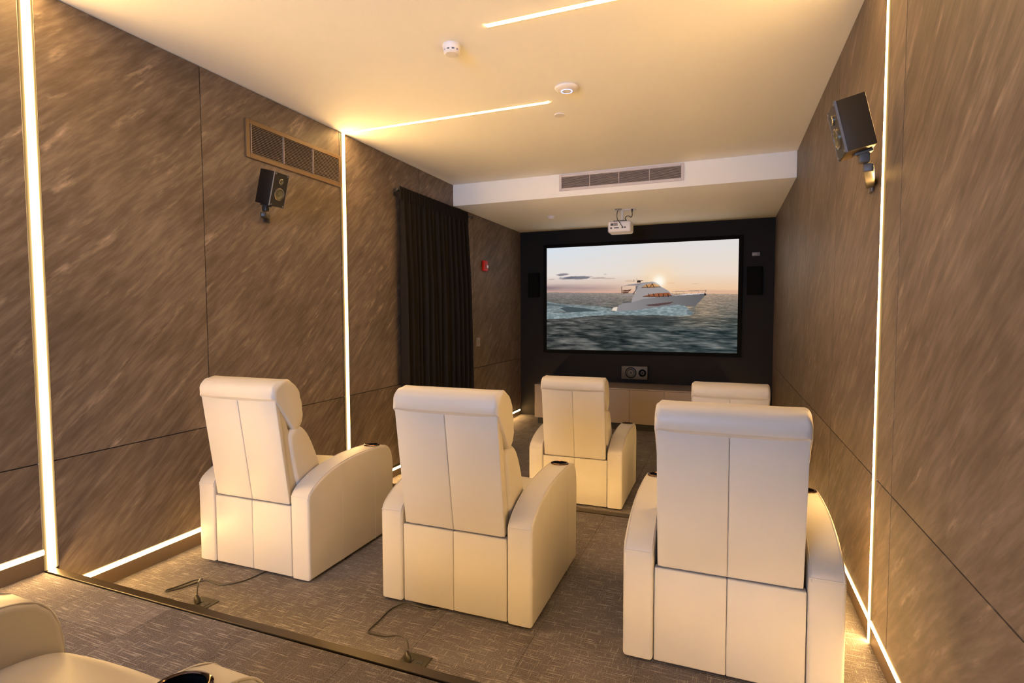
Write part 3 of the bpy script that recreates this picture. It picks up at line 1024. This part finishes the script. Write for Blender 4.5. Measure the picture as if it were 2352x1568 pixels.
scr = thing('projection_screen', 'projection screen on the front wall showing a white yacht at sunset', 'screen', ((SX0 + SX1) / 2, YF, SZ0))
def under(o, parent):      # keep world placement when parenting to an empty
    o.parent = parent
    o.matrix_parent_inverse = parent.matrix_basis.inverted()
    return o
under(obj('picture', painted_screen()), scr)['label'] = 'picture of a white yacht at sea under a low sun'
bm = bmesh.new()
FW = 0.055
for a, b, c, d in ((SX0 - FW, SX0, SZ0 - FW, SZ1 + FW), (SX1, SX1 + FW, SZ0 - FW, SZ1 + FW), (SX0, SX1, SZ1, SZ1 + FW), (SX0, SX1, SZ0 - FW, SZ0)):
    add_box(bm, a, b, YF - 0.062, YF - 0.002, c, d, 0.004, 1)
under(obj('frame', finish(bm, 'frame', M['velvet'])), scr)
under(obj('backing', box_mesh('backing', SX0, SX1, YF - 0.045, YF - 0.005, SZ0, SZ1, M['dark'])), scr)

def wall_speaker_flat(label, x0, x1, z0, z1):
    t = thing('wall_speaker', label, 'speaker', ((x0 + x1) / 2, YF, z0))
    bm = bmesh.new()
    add_box(bm, x0, x1, YF - 0.07, YF - 0.002, z0, z1, 0.006, 2)
    under(obj('cabinet', finish(bm, 'cabinet', M['velvet'])), t)
    bm = bmesh.new()
    add_box(bm, x0 + 0.012, x1 - 0.012, YF - 0.078, YF - 0.069, z0 + 0.012, z1 - 0.012, 0.003, 1)
    under(obj('grille_cloth', finish(bm, 'grille_cloth', M['velvet'])), t)
wall_speaker_flat('black speaker on the front wall left of the screen', -3.137, -2.948, 2.03, 2.44)
wall_speaker_flat('black speaker on the front wall right of the screen', 0.291, 0.499, 2.02, 2.435)
bm = bmesh.new()
add_box(bm, 0.353, 0.462, YF - 0.05, YF - 0.002, 2.588, 2.645, 0.010, 3)
add_box(bm, 0.385, 0.43, YF - 0.075, YF - 0.045, 2.598, 2.635, 0.006, 2)
tag(obj('wall_sensor', finish(bm, 'wall_sensor', M['grey_pl'])), 'small grey sensor on the front wall above the right speaker', 'sensor')

# centre speaker with two drivers
t = thing('centre_speaker', 'centre speaker with a round driver on the front wall below the screen', 'speaker', (-1.33, YF, 0.70))
bm = bmesh.new()
add_box(bm, -1.536, -1.127, YF - 0.11, YF - 0.002, 0.705, 0.912, 0.006, 2)
under(obj('cabinet', finish(bm, 'cabinet', simple('speaker_brown', (0.075, 0.055, 0.035), 0.5))), t)
def driver(parent, cx, cy, cz, r, Mrot, ringm, conem):
    Mx = T(cx, cy, cz) @ Mrot
    bm = bmesh.new()
    add_lathe(bm, [(r, 0.0), (r, 0.008), (r * 0.86, 0.010), (r * 0.84, 0.002), (r * 0.84, 0.0)], 32, Mx, cap=False)
    ring = under(obj('driver_ring', finish(bm, 'driver_ring', ringm)), parent)
    bm = bmesh.new()
    add_lathe(bm, [(r * 0.85, 0.006), (r * 0.72, 0.008), (r * 0.65, 0.004), (r * 0.28, -0.006 if r > 0.05 else 0.001), (r * 0.24, 0.004), (r * 0.14, 0.010), (0.0, 0.012)], 32, Mx, cap=False)
    under(obj('driver_cone', finish(bm, 'driver_cone', conem)), parent)
Ry = rotm('X', 90)     # local +z -> -y
driver(t, -1.385, YF - 0.111, 0.81, 0.088, Ry, M['velvet'], M['dcone'])
driver(t, -1.205, YF - 0.111, 0.81, 0.060, Ry, M['velvet'], M['velvet'])

# low cabinet: six doors under one top
CX0, CX1, CY0, CZ0, CZ1 = -2.81, 0.19, 8.13, 0.105, 0.632
t = thing('media_cabinet', 'long low taupe cabinet with flat doors under the screen', 'cabinet', ((CX0 + CX1) / 2, CY0, 0))
under(obj('body', box_mesh('body', CX0 + 0.004, CX1 - 0.004, CY0 + 0.022, YF - 0.004, CZ0, CZ1 - 0.02, M['cabinet'])), t)
under(obj('top', box_mesh('top', CX0, CX1, CY0, YF - 0.003, CZ1 - 0.019, CZ1, M['cabinet'], 0.002, 1)), t)
under(obj('plinth', box_mesh('plinth', CX0 + 0.04, CX1 - 0.04, CY0 + 0.05, YF - 0.05, 0.0, CZ0 - 0.0005, M['dark'])), t)
for k in range(6):
    a = CX0 + 0.5 * k
    under(obj('door', box_mesh('door', a + 0.002, a + 0.498, CY0 + 0.002, CY0 + 0.021, CZ0, CZ1 - 0.022, M['cabinet'], 0.0015, 1)), t)

# ------------------------------------------------------------------ bookshelf speakers on the side walls
def side_speaker(label, c, yaw, pitch, w, d, h, wallx, sgn, gloss, dy):
    """local: +x front, +z up; origin at cabinet centre"""
    t = thing('wall_speaker', label, 'speaker', c)
    t.rotation_euler = (0, 0, 0)
    R = Matrix.Rotation(yaw, 4, 'Z') @ Matrix.Rotation(-pitch, 4, 'Y')
    bm = bmesh.new()
    add_box(bm, -d / 2, d / 2 - 0.006, -w / 2, w / 2, -h / 2, h / 2, 0.004, 2, R)
    obj('cabinet', finish(bm, 'cabinet', gloss), None, t)
    bm = bmesh.new()
    add_box(bm, d / 2 - 0.0055, d / 2, -w / 2 + 0.0015, w / 2 - 0.0015, -h / 2 + 0.0015, h / 2 - 0.0015, 0.002, 1, R)
    obj('baffle', finish(bm, 'baffle', M['satin_black']), None, t)
    for s in (-1, 1):
        bm = bmesh.new()
        add_box(bm, d / 2 - 0.008, d / 2 + 0.001, s * (w / 2 + 0.0005) - 0.001, s * (w / 2 + 0.0005) + 0.001, -h / 2, h / 2, 0, 1, R)
        obj('edge_trim', finish(bm, 'edge_trim', M['grey_pl']), None, t)
    Rx = R @ rotm('Y', 90)
    for zz, r in ((-0.030 * h / 0.246, 0.046), (0.060 * h / 0.246, 0.022)):
        p = R @ Vector((d / 2 + 0.0005, 0, zz))
        bm = bmesh.new()
        Mx = T(*p) @ Rx
        add_lathe(bm, [(r, 0.0), (r, 0.006), (r * 0.84, 0.008), (r * 0.82, 0.001)], 28, Mx, cap=False)
        obj('driver_ring', finish(bm, 'driver_ring', M['ring']), None, t)
        bm = bmesh.new()
        add_lathe(bm, [(r * 0.83, 0.004), (r * 0.7, 0.006), (r * 0.6, 0.003), (r * 0.25, 0.001), (r * 0.2, 0.004), (0, 0.007)], 28, Mx, cap=False)
        obj('driver_cone', finish(bm, 'driver_cone', M['cone']), None, t)
    for zz, yy in ((h / 2 - 0.012, w / 2 - 0.012), (h / 2 - 0.012, -w / 2 + 0.012), (-h / 2 + 0.012, w / 2 - 0.012), (-h / 2 + 0.012, -w / 2 + 0.012)):
        bm = bmesh.new()
        add_lathe(bm, [(0.005, 0.0), (0.005, 0.003), (0.0, 0.003)], 10, T(*(R @ Vector((d / 2, yy, zz)))) @ Rx)
        obj('screw', finish(bm, 'screw', M['grey_pl']), None, t)
    # bracket: clamp under the cabinet, arm, knuckle and wall plate
    b0 = R @ Vector((-d / 2 + 0.035, 0, -h / 2 - 0.004))
    wx = wallx - c[0]
    bm = bmesh.new()
    add_box(bm, -d / 2 + 0.004, -d / 2 + 0.075, -0.022, 0.022, -h / 2 - 0.013, -h / 2 - 0.0005, 0.003, 2, R)
    add_box(bm, b0.x - 0.022, b0.x + 0.022, b0.y - 0.019, b0.y + 0.019, b0.z - 0.050, b0.z - 0.004, 0.009, 3)
    obj('bracket_clamp', finish(bm, 'bracket_clamp', M['brk'] if sgn < 0 else M['satin_black']), None, t)
    bm = bmesh.new()
    p0 = Vector((b0.x - sgn * 0.016, b0.y - 0.004, 0)); p1 = Vector((wx + sgn * 0.010, b0.y + dy, 0))
    dd = p1 - p0
    add_box(bm, -0.012, dd.length, -0.020, 0.020, -0.019, 0.019, 0.008, 3, T(p0.x, p0.y, b0.z - 0.071) @ Matrix.Rotation(math.atan2(dd.y, dd.x), 4, 'Z'))
    xa, xb = sorted((wx + sgn * 0.014, wx + sgn * 0.0005))
    add_box(bm, xa, xb, b0.y + dy - 0.028, b0.y + dy + 0.028, b0.z - 0.110, b0.z - 0.042, 0.004, 2)
    obj('bracket_arm', finish(bm, 'bracket_arm', M['brk'] if sgn < 0 else M['satin_black']), None, t)
    return t
side_speaker('black two-way speaker on the left wall under the vent', (-3.128, 3.131, 2.682), 0.0, -0.264, 0.135, 0.143, 0.246, XL, 1, M['velvet_gloss'], 0.10)
side_speaker('black speaker on the right wall beside the vertical light strip', (0.50, 2.789, 2.560), math.pi, -0.229, 0.160, 0.118, 0.226, XR, -1, simple('black_cab_gold_reflection', (0.060, 0.039, 0.019), 0.42, spec=0.15), 0.36)  # brown base colour stands in for gold light reflected from the strip

# ------------------------------------------------------------------ vents
def louvre(name, label, origin, ux, uz, un, L, H, border, depth, nsl, divs, fm, sm, mid=True):
    """frame lies on a wall; ux along length, uz up, un outwards; origin lower corner"""
    O = Vector(origin); ux, uz, un = Vector(ux), Vector(uz), Vector(un)
    B = Matrix(((ux.x, un.x, uz.x, O.x), (ux.y, un.y, uz.y, O.y), (ux.z, un.z, uz.z, O.z), (0, 0, 0, 1)))
    t = thing(name, label, 'vent', O)
    TI = T(-O.x, -O.y, -O.z)
    def ch(nm, me): return obj(nm, me, None, t)
    bm = bmesh.new()
    for a, b, c, d in ((0, border, 0, H), (L - border, L, 0, H), (border, L - border, 0, border), (border, L - border, H - border, H)):
        add_box(bm, a, b, 0.0005, depth, c, d, 0.002, 1, TI @ B)
    ch('frame', finish(bm, 'frame', fm))
    bm = bmesh.new()
    add_box(bm, border - 0.002, L - border + 0.002, 0.0002, 0.002, border - 0.002, H - border + 0.002, 0, 1, TI @ B)
    ch('backing', finish(bm, 'backing', M['vent_hole']))
    for dx in divs:
        bm = bmesh.new()
        add_box(bm, border + dx * (L - 2 * border) - 0.004, border + dx * (L - 2 * border) + 0.004, 0.002, depth + 0.001, border, H - border, 0, 1, TI @ B)
        ch('divider', finish(bm, 'divider', sm))
    sh = (H - 2 * border) / nsl
    b2 = bmesh.new()
    add_box(b2, border, L - border, -0.0055, 0.0055, -0.0012, 0.0012, 0, 1, None)
    b2.transform(Matrix.Rotation(math.radians(-35), 4, 'X'))
    b2.transform(Matrix(((ux.x, un.x, uz.x, 0), (ux.y, un.y, uz.y, 0), (ux.z, un.z, uz.z, 0), (0, 0, 0, 1))))
    me = finish(b2, 'slat', sm)
    for k in range(nsl):
        o = obj('slat', me, None, t)
        o.location = un * (depth * 0.55) + uz * (border + sh * (k + 0.5))
louvre('wall_vent', 'brown framed louvre vent on the left wall beside a light strip', (XL, 3.053, 2.912), (0, 1, 0), (0, 0, 1), (1, 0, 0), 1.065, 0.282, 0.036, 0.014, 17, (0.012, 0.333, 0.667), M['vent_brown'], M['vent_slat_b'])
louvre('bulkhead_vent', 'white louvre vent in the bulkhead above the projector', (-1.872, YBK, 3.212), (1, 0, 0), (0, 0, 1), (0, -1, 0), 1.425, 0.192, 0.030, 0.012, 11, (0.25, 0.5, 0.75), M['vent'], M['vent_slat'])

# ------------------------------------------------------------------ ceiling devices
t = thing('smoke_detector', 'white smoke detector on the ceiling between the two light strips', 'smoke detector', (-1.602, 3.075, ZC))
bm = bmesh.new()
add_lathe(bm, [(0.0, -0.0005), (0.056, -0.0005), (0.058, -0.012), (0.052, -0.03), (0.050, -0.034)], 40)
obj('base', finish(bm, 'base', M['white_pl']), None, t)
bm = bmesh.new()
add_lathe(bm, [(0.040, -0.032), (0.040, -0.043)], 40)
obj('inner_chamber', finish(bm, 'inner_chamber', M['dark']), None, t)
bm = bmesh.new()
add_lathe(bm, [(0.050, -0.043), (0.050, -0.048), (0.040, -0.058), (0.0, -0.060), (0.0, -0.043)], 40)
obj('cap', finish(bm, 'cap', M['white_pl']), None, t)
me = box_mesh('vent_rib', 0.042, 0.050, -0.0065, 0.0065, -0.0445, -0.033, M['white_pl'])
for k in range(10):
    obj('vent_rib', me, None, t).rotation_euler = (0, 0, 2 * math.pi * k / 10)

t = thing('wireless_access_point', 'round white access point with a glowing blue ring on the ceiling', 'access point', (-1.108, 3.935, ZC))
bm = bmesh.new()
add_lathe(bm, [(0.0, -0.0005), (0.082, -0.0005), (0.088, -0.006), (0.0885, -0.011), (0.080, -0.021), (0.060, -0.030), (0.030, -0.035), (0.0, -0.036)], 48)
obj('dome', finish(bm, 'dome', M['white_pl'], 50), None, t)
bm = bmesh.new()
add_lathe(bm, [(0.036, -0.0345), (0.0355, -0.0362), (0.042, -0.0357), (0.042, -0.0335)], 48, cap=False)
obj('status_ring', finish(bm, 'status_ring', M['blue']), None, t)
bm = bmesh.new()
add_lathe(bm, [(0.0, -0.0005), (0.043, -0.0005), (0.045, -0.006), (0.043, -0.010), (0.0, -0.011)], 36)
o = obj('sprinkler_cover', finish(bm, 'sprinkler_cover', M['white_pl'])); o.location = (-1.314, 4.452, ZC)
tag(o, 'flat white sprinkler cover disc on the ceiling near the access point', 'sprinkler')
t = thing('motion_sensor', 'small white sensor on the soffit left of the projector', 'sensor', (-2.333, 7.49, ZBK))
bm = bmesh.new()
add_lathe(bm, [(0.0, -0.0005), (0.052, -0.0005), (0.052, -0.016), (0.044, -0.022), (0.0, -0.022)], 32)
obj('base', finish(bm, 'base', M['white_pl']), None, t)
bm = bmesh.new()
add_lathe(bm, [(0.038, -0.0225), (0.034, -0.036), (0.020, -0.044), (0.0, -0.046)], 32)
obj('lens', finish(bm, 'lens', M['white_pl']), None, t)

# projector hanging from the soffit
PXC, PYC = -1.333, 7.42
t = thing('projector', 'white projector hanging from the soffit in front of the screen', 'projector', (PXC, PYC, ZBK))
def pj(nm, bm, mat, sm=40): return obj(nm, finish(bm, nm, mat, sm), None, t)
bm = bmesh.new()
add_box(bm, -0.155, 0.155, -0.12, 0.12, -0.312, -0.160, 0.030, 4)
pj('body', bm, M['white_pl'])
bm = bmesh.new()
add_box(bm, -0.118, 0.112, -0.1215, -0.119, -0.268, -0.185, 0.0, 1)
pj('port_panel', bm, M['white_pl'])
bm = bmesh.new()
add_box(bm, -0.112, -0.075, -0.1235, -0.121, -0.222, -0.190, 0.0, 1, T(0, 0, 0))
pj('port', bm, M['gloss_black'])
for xx, zz, w_, h_ in ((-0.045, -0.205, 0.026, 0.022), (-0.105, -0.252, 0.012, 0.010), (-0.045, -0.252, 0.020, 0.007), (-0.015, -0.252, 0.014, 0.007), (0.045, -0.250, 0.012, 0.010), (0.078, -0.250, 0.012, 0.010)):
    bm = bmesh.new()
    add_box(bm, xx - w_, xx + w_, -0.1235, -0.121, zz - h_, zz + h_, 0.0, 1)
    pj('port', bm, M['port'] if w_ > 0.02 else M['satin_black'])
bm = bmesh.new()
add_lathe(bm, [(0.035, 0.0), (0.035, 0.02), (0.028, 0.022), (0.0, 0.018)], 28, T(0.07, 0.119, -0.23) @ rotm('X', -90))
pj('lens', bm, M['gloss_black'])
bm = bmesh.new()
add_box(bm, -0.085, 0.085, -0.08, 0.08, -0.159, -0.149, 0.003, 1)
pj('mount_plate', bm, M['satin_black'])
bm = bmesh.new()
add_lathe(bm, [(0.016, -0.150), (0.016, -0.012)], 16, T(0.02, 0.0, 0))
add_box(bm, -0.07, 0.20, -0.055, 0.055, -0.012, -0.0005, 0.003, 1)
pj('ceiling_mount', bm, M['white_pl'])
bm = bmesh.new()
add_tube(bm, catmull([(-0.015, -0.10, -0.0125), (-0.03, -0.11, -0.06), (-0.026, -0.115, -0.13), (0.0, -0.128, -0.17), (0.035, -0.134, -0.225), (0.052, -0.128, -0.250)], 8), 0.0045, 8)
pj('signal_cable', bm, M['cord'])
bm = bmesh.new()
add_tube(bm, catmull([(0.165, -0.09, -0.0125), (0.165, -0.09, -0.04), (0.166, -0.09, -0.10), (0.150, -0.09, -0.118), (0.120, -0.09, -0.10), (0.09, -0.09, -0.105), (0.075, -0.085, -0.13), (0.10, -0.10, -0.165)], 8), 0.005, 8)
add_lathe(bm, [(0.012, -0.0125), (0.012, -0.03), (0.006, -0.06)], 12, T(0.165, -0.09, 0))
pj('power_cable', bm, M['cord'])
bm = bmesh.new()
add_box(bm, -0.06, 0.03, -0.115, -0.085, -0.0125, -0.0005, 0.002, 1)
pj('cable_outlet', bm, M['grey_pl'])

# ------------------------------------------------------------------ curtain over the doorway in the left wall
t = thing('door_curtain', 'floor length black pleated curtain over the doorway in the left wall', 'curtain', (XL + 0.10, 5.78, F0))
CX = XL + 0.085
def curtain_cloth(z0, z1, nz, header):
    NY = 420
    y0, y1 = 4.955, 6.60
    verts, faces = [], []
    rnd = random.Random(11)
    ph = [rnd.uniform(0, 6.28) for _ in range(6)]
    for i in range(nz + 1):
        z = z0 + (z1 - z0) * i / nz
        s = (3.10 - z) / 3.10            # 0 top, 1 bottom
        for k in range(NY + 1):
            q = k / NY
            yl = y0 + 0.012 * s
            yr = y1 + 0.09 * s * (1 - 0.25 * s)
            wob = 0.10 * (1.0 - abs(2 * q - 1)) * s * math.sin(3.1 * q + ph[0])
            y = yl + (yr - yl) * q + 0.25 * wob
            if header:
                x = 0.010 * math.sin(q * 2 * math.pi * 46 + 0.6 * math.sin(q * 30)) + 0.004 * math.sin(q * 190)
            else:
                a = 0.016 + 0.026 * min(1.0, s * 3)
                x = a * math.sin(q * 2 * math.pi * 15 + 1.2 * math.sin(q * 7 + ph[1]) + 0.8 * s * math.sin(q * 11 + ph[2])) \
                    + 0.45 * a * math.sin(q * 2 * math.pi * 27 + ph[3] + 2.0 * s * math.sin(q * 5))
            verts.append((CX + x + 0.012 * s, y, z))
    for i in range(nz):
        for k in range(NY):
            a = i * (NY + 1) + k
            faces.append((a, a + 1, a + NY + 2, a + NY + 1))
    me = bpy.data.meshes.new('cloth')
    me.from_pydata(verts, [], faces)
    me.materials.append(M['curtain'])
    me.shade_smooth()
    return me
under(obj('cloth', curtain_cloth(0.012, 2.965, 40, False)), t)
under(obj('header_tape', curtain_cloth(2.955, 3.10, 4, True)), t)
bm = bmesh.new()
add_tube(bm, [(CX - 0.018, 4.94, 3.06), (CX - 0.018, 6.74, 3.06)], 0.011, 12)
add_lathe(bm, [(0.011, 0), (0.018, 0.005), (0.018, 0.025), (0.0, 0.03)], 14, T(CX - 0.018, 6.735, 3.06) @ rotm('X', -90))
add_lathe(bm, [(0.011, 0), (0.018, 0.005), (0.018, 0.025), (0.0, 0.03)], 14, T(CX - 0.018, 4.945, 3.06) @ rotm('X', 90))
under(obj('rod', finish(bm, 'rod', M['satin_black'])), t)
for yy in (4.98, 6.66):
    bm = bmesh.new()
    add_box(bm, XL + 0.0005, CX - 0.022, yy - 0.009, yy + 0.009, 3.045, 3.060, 0.002, 1)
    add_box(bm, XL + 0.0005, XL + 0.008, yy - 0.018, yy + 0.018, 3.01, 3.085, 0.002, 1)
    under(obj('bracket', finish(bm, 'bracket', M['satin_black'])), t)

# ------------------------------------------------------------------ alarm and switch on the left wall
t = thing('fire_alarm', 'red fire alarm strobe on the left wall right of the curtain', 'fire alarm', (XL, 7.27, 2.45))
bm = bmesh.new()
add_box(bm, 0.0005, 0.048, -0.058, 0.058, -0.075, 0.075, 0.008, 3)
obj('housing', finish(bm, 'housing', M['red']), None, t)
bm = bmesh.new()
add_box(bm, 0.0485, 0.064, 0.0, 0.036, -0.03, 0.012, 0.006, 3)
obj('strobe', finish(bm, 'strobe', M['strobe']), None, t)
for k in range(4):
    obj('sounder_slot', box_mesh('sounder_slot', 0.0482, 0.0492, -0.045, -0.012, -0.045 + 0.016 * k, -0.038 + 0.016 * k, M['dark']), None, t)
t = thing('light_switch', 'grey light switch plate on the left wall beside the curtain', 'switch', (XL, 7.05, 1.35))
bm = bmesh.new()
add_box(bm, 0.0005, 0.010, -0.06, 0.06, -0.062, 0.062, 0.003, 2)
obj('plate', finish(bm, 'plate', M['switch']), None, t)
for yy in (-0.024, 0.024):
    bm = bmesh.new()
    add_box(bm, 0.0102, 0.014, yy - 0.017, yy + 0.017, -0.035, 0.035, 0.002, 1)
    obj('rocker', finish(bm, 'rocker', M['switch']), None, t)

# ------------------------------------------------------------------ floor boxes and cords
def floor_box(label, x, y):
    t = thing('floor_box', label, 'floor socket', (x, y, F1))
    bm = bmesh.new()
    add_box(bm, -0.068, 0.068, -0.062, 0.062, 0.0003, 0.005, 0.002, 1)
    obj('plate', finish(bm, 'plate', M['boxplate']), None, t)
    for xx in (-0.022, 0.028):
        bm = bmesh.new()
        add_box(bm, xx - 0.016, xx + 0.016, -0.018, 0.022, 0.0052, 0.0066, 0.0, 1)
        obj('socket_face', finish(bm, 'socket_face', M['satin_black']), None, t)
        for dx in (-0.005, 0.005):
            bm = bmesh.new()
            add_box(bm, xx + dx - 0.0015, xx + dx + 0.0015, -0.004, 0.006, 0.0067, 0.0072, 0.0, 1)
            obj('socket_slot', finish(bm, 'socket_slot', M['dark']), None, t)
floor_box('bronze floor socket behind the leftmost recliner at the step', -2.607, 2.035)
floor_box('bronze floor socket behind the centre recliner at the step', -1.277, 2.022)

def cord(label, pts, plug):
    t = thing('power_cord', label, 'cord', (plug[0], plug[1], F1))
    P = catmull([(x, y, F1 + z) for x, y, z in pts], 8)
    bm = bmesh.new()
    add_tube(bm, P, 0.0042, 8)
    under(obj('cable', finish(bm, 'cable', M['cord'])), t)
    bm = bmesh.new()
    x, y, z = plug
    add_lathe(bm, [(0.015, 0.0), (0.016, 0.018), (0.011, 0.034), (0.006, 0.046)], 16, T(x, y, F1 + z) @ rotm('Y', -12))
    under(obj('plug', finish(bm, 'plug', M['cord'])), t)
cord('black power cord looping from the floor socket to the leftmost recliner',
     [(-2.56, 2.47, 0.006), (-2.573, 2.40, 0.006), (-2.60, 2.30, 0.006), (-2.67, 2.23, 0.006), (-2.73, 2.225, 0.010), (-2.80, 2.215, 0.014), (-2.86, 2.12, 0.006), (-2.905, 2.06, 0.006), (-2.915, 2.075, 0.006), (-2.895, 2.12, 0.006),
      (-2.865, 2.20, 0.010), (-2.80, 2.20, 0.030), (-2.735, 2.14, 0.068), (-2.675, 2.08, 0.088), (-2.642, 2.045, 0.070), (-2.631, 2.035, 0.050)], (-2.629, 2.035, 0.0067))
cord('black power cord bending from the floor socket to the centre recliner',
     [(-1.38, 2.47, 0.006), (-1.42, 2.435, 0.006), (-1.49, 2.428, 0.012), (-1.55, 2.428, 0.022), (-1.60, 2.39, 0.010), (-1.62, 2.34, 0.006), (-1.613, 2.243, 0.006), (-1.612, 2.165, 0.006), (-1.60, 2.142, 0.006), (-1.57, 2.14, 0.006),
      (-1.50, 2.14, 0.010), (-1.43, 2.12, 0.040), (-1.36, 2.075, 0.075), (-1.315, 2.04, 0.080), (-1.302, 2.026, 0.056)], (-1.299, 2.022, 0.0067))
